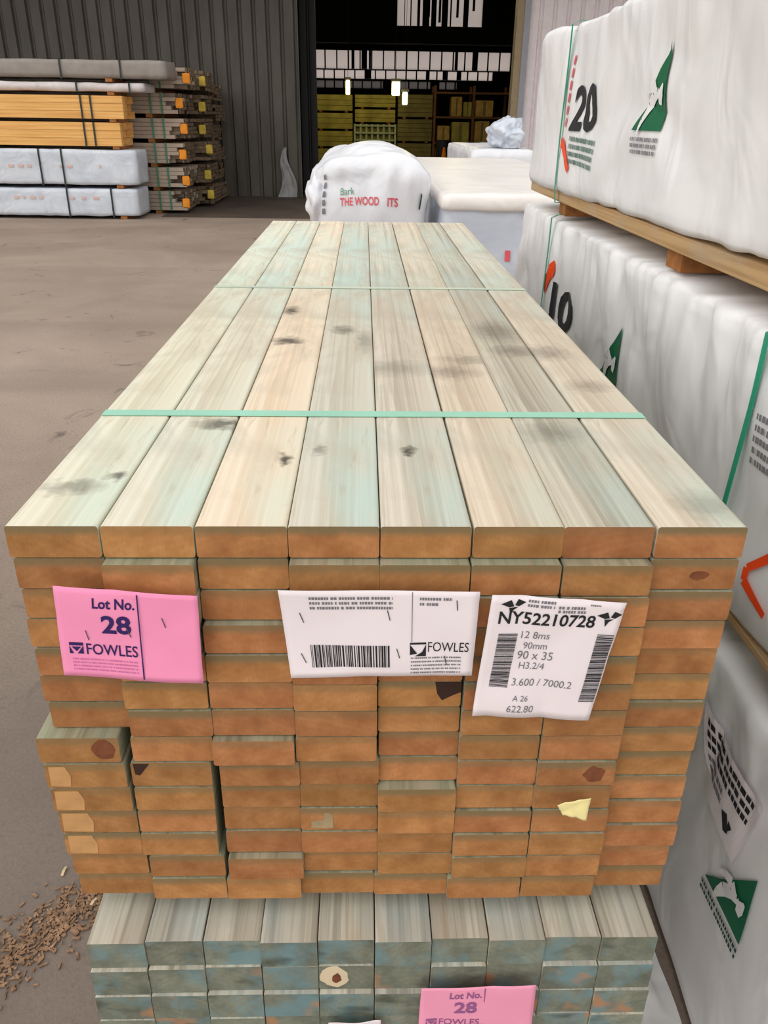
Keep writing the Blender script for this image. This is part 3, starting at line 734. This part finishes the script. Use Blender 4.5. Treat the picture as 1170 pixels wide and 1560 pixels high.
# middle one
root, S, vs_ = big_pack('wrapped_timber_pack', -1.2, 2.62, .786, 1.262, 2, 'white plastic wrapped timber pack in the middle of the right hand stack, pleated top', .030, .8, BEAR, .012)
vs_(.493); vs_(2.04)
side_logo(S, root, 1.36, .935, .18, .165)
side_number(S, root, 1.96, .955, .115, '10', .27)
spray(S, root, [(2.05, 1.03), (2.0, 1.09), (1.975, 1.115)], .05)
spray(S, root, [(.335, .962), (.392, .905), (.388, .885), (.318, .862)], .017, None, 'paint_mark')
F = Flat(); 
for k in range(5): fine_print(F, .36, .46, 1.13-.018*k, .010, 70+k)
F.place('small_print', S, M_grey, root, .004, .02)
# lowest one
root, S, vs_ = big_pack('wrapped_timber_pack', -1.2, 2.60, .003, .714, 3, 'white plastic wrapped timber pack on the ground at right with paper label', .036, .3, (), 0)
side_logo(S, root, .292, .328, .137, .145, False)
LQ = [Vector((.415, .622)), Vector((.182, .600)), Vector((.222, .440)), Vector((.345, .475))]
def lab_q(a, b): return LQ[3].lerp(LQ[2], a).lerp(LQ[0].lerp(LQ[1], a), b)
def on_label(name, F, mat, off):
    F.v = [tuple(lab_q(a, b)) for a, b in F.v]; F.place(name, S, mat, root, off, .015)
on_label('paper_label', Flat().rect(0, 0, 1, 1), M_paper, .010)
F = Flat()
for k in range(3): fine_print(F, .10, .92, .84-.13*k, .075, 80+k, .15)
on_label('label_print', F, M_black, .0112)
F = Flat()
for k in range(2): fine_print(F, .08, .50, .42-.12*k, .07, 90+k, .15)
on_label('label_print', F, M_grey, .0112)
F = Flat(); F.rect(.60, .13, .72, .34, .5); F.poly([(.70, .12), (.80, .30), (.72, .33)]); on_label('label_emblem', F, M_black, .0112)
F = Flat()
for k in range(2): fine_print(F, .155, .30, .306-.014*k, .008, 95+k)
F.place('small_print', S, plain('dark_green_print', srgb(40, 74, 62), .6, 0), root, .004, .02)
# loose plastic on the ground between the stacks
bm = bmesh.new(); G = {}
for i in range(25):
    for j in range(61):
        x, y = .385+.20*i/24, -.7+1.6*j/60
        e = min(i, 24-i, j, 60-j)/4
        z = .004+min(1, e)*(1 if x < .54 else max(0, 1-(x-.54)/.04))*(.012+.025*abs(noise.noise(Vector((x*9, y*7, 3))))+.012*noise.noise(Vector((x*20, y*16, 1))))
        for s in (0, 1): G[s, i, j] = bm.verts.new((x+.012*noise.noise(Vector((y*6, 2, i*.3))), y, max(.001, z+.0015*s)))
for i in range(24):
    for j in range(60):
        bm.faces.new((G[1, i, j], G[1, i+1, j], G[1, i+1, j+1], G[1, i, j+1])); bm.faces.new((G[0, i, j], G[0, i, j+1], G[0, i+1, j+1], G[0, i+1, j]))
o = put('plastic_sheet', bm, M_wrap, None, (.5, .1, 0), True); tag(o, 'loose white plastic sheet on the ground between bottom stack and wrapped packs', 'plastic sheet')

# ------------------------------------------------------------------ packs behind the stack
def soft_pack(name, a, b, seed, amp, r, mat, label, dome=0.0, res=.05, pleat=.3, cat='wrapped pack', bear=True):
    zb = a[2]
    root = empty(name, ((a[0]+b[0])/2, (a[1]+b[1])/2, 0 if bear else zb), label, cat)
    fn = wrap_fn(a, b, r, seed, amp, pleat, dome)
    put('wrap', wrap_mesh(a, b, (res, res, res), fn), mat, root, None, True)
    if bear:
        for q in (.12, .8): y = a[1]+(b[1]-a[1])*q; boxo('bearer', (a[0]+.04, y, 0), (b[0]-.04, y+.09, zb+.01), M_brown, root)
    return root, (lambda x, z, off=0.0: fn((x, a[1], z))-Vector((0, off, 0)))
root, S = soft_pack('wrapped_bag_pile', (-.285, 4.2, .1), (.345, 5.25, 1.30), 5, .07, .09, M_wrap_bag, 'puffy white plastic wrapped pile straight behind the far end of the boards', .09, .03, .9, 'wrapped pile')
# loose bulge of film at its left
bm = bmesh.new(); bmesh.ops.create_icosphere(bm, subdivisions=4, radius=1)
for v in bm.verts:
    d = v.co.copy(); v.co = Vector((-.285+d.x*.075, 4.42+d.y*.22, 1.09+d.z*.15))*1; v.co += d*.03*noise.noise(d*2.5)
put('loose_film', bm, M_wrap_bag, root, None, True)
F = Flat(); F.text('THE WOOD', -.153, 1.062, .042, bold=.02, wide=.70); F.place('printed_lettering', S, M_red, root, .006, .03); F = Flat().text('ITS', .118, 1.058, .045, bold=.02, wide=.8); F.place('printed_lettering', S, M_red, root, .006, .03)
F = Flat(); F.text('Bark', -.150, 1.118, .035, bold=.01, wide=.9); F.place('green_lettering', S, plain('faded_green_print', srgb(120, 160, 140), .6, 0), root, .008, .03)
F = Flat()
for k in range(5): F.rect(-.26, 1.03+.045*k, -.235, 1.06+.045*k)
F.place('side_print', S, M_grey, root, .008, .03)
F = Flat(); F.poly([(.31, 1.06), (.33, 1.06), (.335, 1.14), (.315, 1.15)]); F.place('dark_green_mark', S, plain('deep_green_print', srgb(30, 80, 66), .6, 0), root, .008, .03)
root, S = soft_pack('wrapped_timber_bundle', (.43, 4.1, .1), (1.62, 8.7, 1.15), 6, .035, .06, M_wrap_in, 'long greyish plastic wrapped pack behind the boards, right of the puffy pile', 0, .06, .4, 'wrapped pack')
fc = wrap_fn((.415, 4.07, 1.06), (1.64, 8.73, 1.165), .045, 9, .012); bm = wrap_mesh((.415, 4.07, 1.06), (1.64, 8.73, 1.165), (.05, .06, .02), fc); put('cover_sheet', bm, plastic('cream_cover_sheet', srgb(238, 232, 226), srgb(226, 220, 214)), root, None, True)
F = Flat(); F.poly([(.90, 1.03), (.96, 1.02), (.95, 1.13), (.905, 1.12)]); F.place('blue_tape', S, plain('blue_tape_plastic', srgb(50, 90, 180), .5, 0), root, .02, .03)
F = Flat(); F.rect(.80, .80, .83, .86); F.place('red_mark', S, M_red, root, .01, .03)
soft_pack('wrapped_timber_bundle', (1.22, 9.4, .1), (2.0, 12.4, 1.23), 7, .04, .06, M_wrap_bag, 'small pale wrapped pack beyond the long grey one, under crumpled film', 0, .09, .4, 'wrapped pack')
root = empty('film_bundle', (1.72, 9.8, 1.25), 'crumpled translucent grey plastic film heaped on the small pale pack', 'plastic film')
bm = bmesh.new(); bmesh.ops.create_icosphere(bm, subdivisions=5, radius=1)
for v in bm.verts:
    d = v.co.copy(); s = 1+.35*noise.noise(d*1.6)+.22*abs(noise.noise(d*3))
    v.co = Vector((1.70+d.x*.21*s, 9.8+d.y*.3*s, max(1.235, 1.38+d.z*.17*s)))
put('film', bm, M_wrap_in, root, None, True)

# ------------------------------------------------------------------ long stack against the wall at left
t = NT('fresh_pine', .6, .25)
M_pine = t.out(t.ramp(t.noise(t.coord((.8, 25, 25)), 1, 4, .6), [(.35, srgb(206, 150, 82)), (.65, srgb(234, 182, 110))]))
M_weather = plain('weathered_timber_side', srgb(166, 150, 134), .8, .2, .2, 3)
M_oldend = plain('old_dark_board_ends', srgb(116, 98, 78), .85, .45, .2, 14)
M_orangeend = plain('orange_end_paint', srgb(240, 150, 40), .6, .15); M_yellowend = plain('yellow_end_paint', srgb(206, 178, 70), .6, .2)
M_wleft = plastic('bluish_white_wrap', srgb(206, 211, 218), srgb(184, 190, 200))
M_greytop = plain('grey_wrap_film', srgb(140, 132, 124), .5, .1)
M_dstrap = plain('dark_strap', srgb(40, 52, 48), .5, 0)
M_fprint = plain('faint_rust_print', srgb(212, 176, 166), .6, 0)
G_front = 'packs in the front row of the long stack'
def front_pack(z0, z1, xe, y0, mat, label, straps, kind):
    x0 = -9.5; root = empty('timber_pack', ((x0+xe)/2, y0+.4, z0), label, 'timber pack', G_front); bz = .045
    if kind == 'wrap':
        a, b = (x0, y0, z0+bz), (xe, y0+.78, z1); fn = wrap_fn(a, b, .03, z0*7+1, .022, .25)
        put('wrap', wrap_mesh(a, b, (.09, .13, .06), fn), mat, root, None, True)
        S = lambda x, z, off=0.0: fn((x, y0, z))-Vector((0, off, 0))
        F = Flat(); rr = random.Random(int(z0*100)); x = -5.6
        while x < xe-.3 and z1-z0 > .4:
            F.rect(x, z0+.30, x+rr.uniform(.02, .09), z0+.34); x += rr.uniform(.08, .2) if rr.random() < .8 else .5
        F.place('faint_print', S, M_fprint, root, .012, .05)
    else:
        bm = bmesh.new(); rows = 3; cols = 6; hh = (z1-z0-bz)/rows
        for r_ in range(rows):
            for c_ in range(cols):
                box(bm, (x0, y0+.78*c_/cols+.002, z0+bz+hh*r_), (xe-random.uniform(0, .10)*(c_ > 0), y0+.78*(c_+1)/cols-.002, z0+bz+hh*(r_+1)-.003))
        put('timber', bm, mat, root)
    for xx in (-8.5, -6.2, -3.9 if xe > -3.9 else -4.1): boxo('bearer', (xx-.05, y0+.01, z0), (xx+.05, y0+.77, z0+bz+.004), M_brown, root)
    for xx in straps:
        bm = bmesh.new(); box(bm, (xx-.012, y0-.02, z0+bz-.01), (xx+.012, y0-.008, z1+.002)); box(bm, (xx-.012, y0-.02, z1-.001), (xx+.012, y0+.78, z1+.002)); put('strap', bm, M_dstrap, root)
front_pack(0, .462, -3.64, 13.1, M_wleft, 'bluish white wrapped pack on the ground, lowest in the far left stack', (-4.75, -4.05), 'wrap')
front_pack(.465, 1.03, -3.60, 13.1, M_wleft, 'bluish white wrapped pack under the orange pine in far left stack', (-4.75, -5.1), 'wrap')
front_pack(1.035, 1.415, -3.80, 13.14, M_pine, 'orange pine pack resting on white wrapped packs at far left', (-4.35, -4.2), 'bare')
front_pack(1.42, 1.785, -3.72, 13.14, M_pine, 'upper of the two orange pine packs at far left', (-4.35, -4.2), 'bare')
front_pack(1.79, 1.965, -3.38, 13.2, plastic('pale_wrap', srgb(206, 198, 196), srgb(186, 178, 174)), 'thin pale wrapped pack on top of the orange pine packs', (-4.4, -3.6), 'wrap')
front_pack(1.97, 2.27, -3.02, 13.18, M_greytop, 'grey wrapped pack topmost in the far left stack', (-4.6, -3.7), 'wrap')
rowname = ['lowest', 'second lowest', 'third lowest', 'fourth lowest', 'second highest', 'highest']; colname = ['near', 'middle', 'far']
for c_ in range(3):
    for r_ in range(6):
        y0 = 14.02+c_*1.1; h0 = .372 if c_ < 2 else .345; z0 = r_*h0; xe = -3.06+.1*c_+random.uniform(-.12, .12)
        if c_ == 2 and r_ == 5: pass
        root = empty('weathered_timber_pack', (-6.2, y0+.5, z0), 'weathered brown pack behind the front row, %s layer, %s column by the wall' % (rowname[r_], colname[c_]), 'timber pack', 'weathered packs with painted ends')
        bm = bmesh.new(); zz = z0+.06; n_c = 7; n_r = 5; hh = (h0-.065)/n_r; ww = 1.04/n_c
        for i in range(n_c):
            for j in range(n_r):
                box(bm, (-9.4, y0+ww*i+.004, zz+hh*j), (xe+random.uniform(-.22, .10), y0+ww*(i+1)-.004, zz+hh*(j+1)-.005))
        tim = put('timber', bm, M_weather if c_ == 0 else M_oldend, root)
        bm = bmesh.new()
        for i in range(n_c):
            for j in range(n_r):
                if random.random() < .75: box(bm, (xe+.052, y0+ww*i+.01, zz+hh*j+.004), (xe+.06+random.uniform(0, .03), y0+ww*(i+1)-.012, zz+hh*(j+1)-.008))
        put('board_ends', bm, M_oldend, root)
        for xx in (-8.2, -5.6, -3.55): boxo('bearer', (xx-.05, y0+.02, z0), (xx+.05, y0+1.02, zz+.002), M_brown, root)
        if c_ < 2:
            bm = bmesh.new(); oz = random.uniform(.02, .12); box(bm, (xe-.0, y0-.006, zz+oz), (xe+.115, y0+.06, zz+oz+.15), 0, .01); q = put('painted_end', bm, M_orangeend if c_ == 0 else M_yellowend, root); q['label'] = 'orange painted corner' if c_ == 0 else 'yellow painted corner'
        for xx in ((-3.5, -3.32) if c_ == 0 else ()):
            bm = bmesh.new(); box(bm, (xx-.015, y0-.012, z0+.055), (xx+.015, y0-.004, z0+h0)); put('strap', bm, plain('mid_green_strap', srgb(70, 120, 96), .5, 0) if 'mid_green_strap' not in bpy.data.materials else bpy.data.materials['mid_green_strap'], root)

bm = bmesh.new(); G = {}
for i in range(13):
    for j in range(17):
        u, v_ = i/12, j/16; hw = .20*(1-v_*.85)
        for s_ in (0, 1): G[s_, i, j] = bm.verts.new((-1.62+hw*(2*u-1)+.05*math.sin(v_*6), 17.40-.05*(1-v_)+.03*noise.noise(Vector((u*4, v_*3, 2)))-.002*s_, .012+.95*v_))
for i in range(12):
    for j in range(16):
        bm.faces.new((G[0, i, j], G[0, i, j+1], G[0, i+1, j+1], G[0, i+1, j])); bm.faces.new((G[1, i, j], G[1, i+1, j], G[1, i+1, j+1], G[1, i, j+1]))
o = put('film_scrap', bm, plastic('dusty_film', srgb(150, 148, 146), srgb(120, 118, 116)), None, (-1.62, 17.38, .012), True); tag(o, 'torn dusty plastic film leaning on the dark wall left of the doorway', 'plastic film')

# ------------------------------------------------------------------ inside the shed
M_olive = plain('yellow_pine_in_shed', srgb(164, 154, 74), .7, .25, .2, 3)
M_olive2 = plain('olive_pack_side', srgb(120, 112, 66), .7, .2, .2, 3)
M_tan = plain('tan_carton', srgb(190, 154, 84), .7, .25, .2, 5)
def shed_pack(a, b, mat, label, group, n=3):
    root = empty('indoor_timber_pack', ((a[0]+b[0])/2, (a[1]+b[1])/2, a[2]), label, 'timber pack', group); bm = bmesh.new(); h = (b[2]-a[2]-.06)/n
    for k in range(n): box(bm, (a[0]+.01, a[1], a[2]+.06+h*k), (b[0]-.01, b[1], a[2]+.06+h*(k+1)-.012))
    put('timber', bm, mat, root)
    for q in (.15, .8):
        x = a[0]+(b[0]-a[0])*q; boxo('bearer', (x, a[1]+.02, a[2]), (x+.1, b[1]-.02, a[2]+.065), M_brown, root)
lv = ['on the shed floor', 'second from the floor', 'third from the floor', 'topmost']
for k in range(4): shed_pack((-1.75, 30, .56*k), (-.40, 31.2, .56*k+.555), M_olive, 'olive yellow pack inside shed at left, %s' % lv[k], 'packs at left inside the shed')
for k, (z0, z1) in enumerate(((0, .55), (1.34, 1.80), (1.805, 2.25))): shed_pack((-.33, 30.2, z0), (1.08, 31.4, z1), M_olive, ['olive pack under the pale lattice crate in the shed', 'olive pack on the pale lattice crate in the shed', 'highest olive pack above the pale crate in the shed'][k], 'packs in the middle of the shed')
root = empty('lattice_crate', (.37, 30.8, .555), 'pale green lattice crate between olive packs inside the shed', 'crate')
M_crate = plain('pale_green_crate', srgb(176, 186, 140), .6, .1)
bm = bmesh.new(); box(bm, (-.27, 30.3, .56), (1.02, 31.35, 1.30)); put('load', bm, M_olive2, root)
for i in range(8):
    x = -.33+1.41*i/7; boxo('upright', (x-.035, 30.2, .556), (x+.035, 30.29, 1.335), M_crate, root)
for j in range(4):
    z = .60+.23*j; boxo('rail', (-.33, 30.16, z-.03), (1.08, 30.2, z+.03), M_crate, root)
for k in range(3): shed_pack((1.15, 30.1, .76*k), (2.36, 31.4, .76*k+.755), M_olive2, 'dull olive pack in shed right of the crate, %s' % ['lowest', 'middle', 'highest'][k], 'dull packs inside the shed', 5)
# racking with goods at the right inside
root = empty('storage_rack', (3.6, 30.5, 0), 'brown steel storage rack full of goods, right inside the shed', 'rack')
M_rack = plain('brown_rack_steel', srgb(110, 72, 40), .6, .15)
for x in (2.42, 3.75, 4.98):
    for y in (30, 31): boxo('upright', (x-.04, y-.04, 0), (x+.04, y+.04, 2.55), M_rack, root)
for z in (.75, 1.55, 2.3): boxo('shelf', (2.40, 29.95, z), (5.0, 31.05, z+.06), M_rack, root)
goods = [('carton', 2.5, 0, .55, .62, 'tan'), ('carton', 3.15, 0, .5, .6, 'olive'), ('carton', 2.55, .815, .42, .5, 'tan'), ('carton', 3.05, .815, .6, .62, 'olive'), ('carton', 3.85, .815, .5, .66, 'tan'), ('carton', 4.4, .815, .45, .4, 'tan'), ('carton', 3.0, 1.615, .36, .6, 'tan'), ('carton', 3.42, 1.615, .28, .45, 'olive'), ('carton', 3.84, 1.615, .6, .5, 'tan'), ('carton', 4.0, 0, .6, .6, 'olive')]
gl = ['tan carton on the shed floor, left end of the rack', 'olive carton on the shed floor under the rack, beside the tan one', 'tan carton on the lower rack shelf, far left', 'wide olive carton on the lower rack shelf near the middle post', 'tan carton on lower rack shelf right of the middle post', 'small tan carton on the lower rack shelf, far right', 'tall tan carton on the upper rack shelf, leftmost', 'narrow olive carton on the upper rack shelf by the middle post', 'tan carton on the upper rack shelf right of the middle post', 'olive carton on the shed floor at the right of the rack']
for (nm, x, z, ww, hh, cl), lb in zip(goods, gl):
    rt_ = empty('carton', (x+ww/2, 30.4, z), lb, 'carton', 'cartons on the rack'); m_ = M_tan if cl == 'tan' else M_olive
    bm = bmesh.new(); box(bm, (x, 30.06, z), (x+ww, 30.8, z+hh), 0, .015); put('box', bm, m_, rt_)
    boxo('packing_tape', (x+ww*.42, 30.052, z+hh*.05), (x+ww*.58, 30.06, z+hh*.95), M_olive2, rt_)
root = empty('drum', (2.72, 29.6, 0), 'black drum standing before the rack inside the shed', 'drum')
M_drum = plain('black_drum', srgb(40, 40, 48), .5, .1)
bm = bmesh.new(); tube(bm, [(2.72, 29.6, 0), (2.72, 29.6, .88)], .24, 24); put('body', bm, M_drum, root)
for z in (.28, .6): 
    bm = bmesh.new(); tube(bm, [(2.72, 29.6, z), (2.72, 29.6, z+.03)], .25, 24); put('rib', bm, M_drum, root)
root = empty('traffic_cone', (2.62, 28.0, 0), 'orange traffic cone on the shed floor behind wrapped packs', 'cone')
M_cone = plain('orange_cone_rubber', srgb(250, 140, 40), .5, 0)
boxo('base', (2.43, 27.81, 0), (2.81, 28.19, .04), M_cone, root)
bm = bmesh.new(); bmesh.ops.create_cone(bm, cap_ends=True, segments=24, radius1=.15, radius2=.03, depth=.66, matrix=Matrix.Translation((2.62, 28.0, .37))); put('body', bm, M_cone, root)
# hanging lamps
def emis(name, c, s):
    t = NT(name); t.b.inputs['Emission Color'].default_value = c; t.b.inputs['Emission Strength'].default_value = s; return t.out(c)
M_lamp = emis('warm_lamp_glow', (1.0, .86, .45, 1), 2.5); M_lampw = emis('cool_lamp_glow', (.75, .9, .8, 1), .7)
M_drk = plain('black_rod', srgb(20, 20, 20), .8, 0); M_house = plain('lamp_housing', srgb(90, 88, 80), .5, 0)
def lamp(x, y, z, ww, hh, mat, label, power, col, name='hanging_lamp'):
    root = empty(name, (x, y, z), label, 'lamp', 'lamps hanging in the shed')
    bm = bmesh.new(); box(bm, (x-ww/2, y-.08, z), (x+ww/2, y+.08, z+hh), 0, .02); put('diffuser', bm, mat, root)
    boxo('housing', (x-ww/2-.03, y-.1, z+hh), (x+ww/2+.03, y+.1, z+hh+.08), M_house, root)
    bm = bmesh.new(); tube(bm, [(x, y, z+hh+.08), (x, y, 6.99)], .006, 6); put('suspension_rod', bm, M_drk, root)
    if power:
        ld = bpy.data.lights.new('lamp_light', 'POINT'); ld.energy = power; ld.color = col; ld.shadow_soft_size = .15
        lo = bpy.data.objects.new('lamp_light', ld); COL.objects.link(lo); lo.parent = root; lo.location = (0, -.3, -.1)
lamp(-.534, 28.5, 2.19, .13, .42, M_lamp, 'left of two glowing warm lamps inside the shed', 15, (1, .8, .4))
lamp(1.015, 28.5, 2.19, .26, .40, M_lamp, 'right of two glowing warm lamps inside the shed', 15, (1, .8, .4))
lamp(1.32, 28.5, 1.92, .18, .38, M_lampw, 'dim whitish lamp below and right of the warm lamps', 0, (1, 1, 1))
for x, s in ((-.6, 'left'), (2.6, 'right')): lamp(x, 25.0, 4.55, .5, .15, M_lamp, 'added unseen warm lamp near the shed door, %s one' % s, 70, (1, .80, .38), 'added_fill_lamp')  # unseen lamps, added to brighten the fronts of the indoor stacks

# ------------------------------------------------------------------ litter on the ground
M_bark = plain('bark_litter', srgb(144, 114, 90), .9, .45, .1, 60)
bm = bmesh.new(); rr = random.Random(11)
for k in range(900):
    tt = rr.random(); cx = -.80+.26*tt; cy = .30+.28*tt
    x = cx+rr.gauss(0, .04); y = cy+rr.gauss(0, .03)
    l_ = rr.uniform(.002, .009); wd = rr.uniform(.001, .003); a = rr.uniform(0, 6.28); z = rr.uniform(.0002, .003)
    c_, s_ = math.cos(a), math.sin(a)
    vs = [(x+l_*c_*p-wd*s_*q, y+l_*s_*p+wd*c_*q, z+h) for h in (0, .003) for p, q in ((-1, -1), (1, -1), (1, 1), (-1, 1))]
    V = [bm.verts.new(v_) for v_ in vs]
    for f in ((0, 1, 2, 3), (7, 6, 5, 4), (0, 4, 5, 1), (1, 5, 6, 2), (2, 6, 7, 3), (3, 7, 4, 0)): bm.faces.new([V[i] for i in f])
o = put('bark_litter', bm, M_bark, None, (-.67, .44, 0)); tag(o, 'brown bark crumbs scattered on the asphalt left of the bottom stack', 'litter', None, 'stuff')
M_chip = plain('pale_chip', srgb(206, 184, 150), .8, .1)
for k, (x, y, a, d) in enumerate(((-.66, .70, 1.3, 'alone on bare asphalt farthest from the litter'), (-.69, .58, 1.5, 'second farthest up the asphalt'), (-.60, .50, 1.2, 'on top edge of the brown litter'), (-.55, .42, 1.7, 'right of the brown litter, nearest the stack'))):
    bm = bmesh.new(); c_, s_ = math.cos(a)*.012, math.sin(a)*.012
    ribbon(bm, [(x-c_, y-s_, .003), (x, y, .006), (x+c_, y+s_, .003)], (.003, 0, 0), (0, 0, .0015))
    o = put('wood_chip', bm, M_chip, None, (x, y, 0)); tag(o, 'pale wood chip %s' % d, 'wood chip', 'pale wood chips on the asphalt')
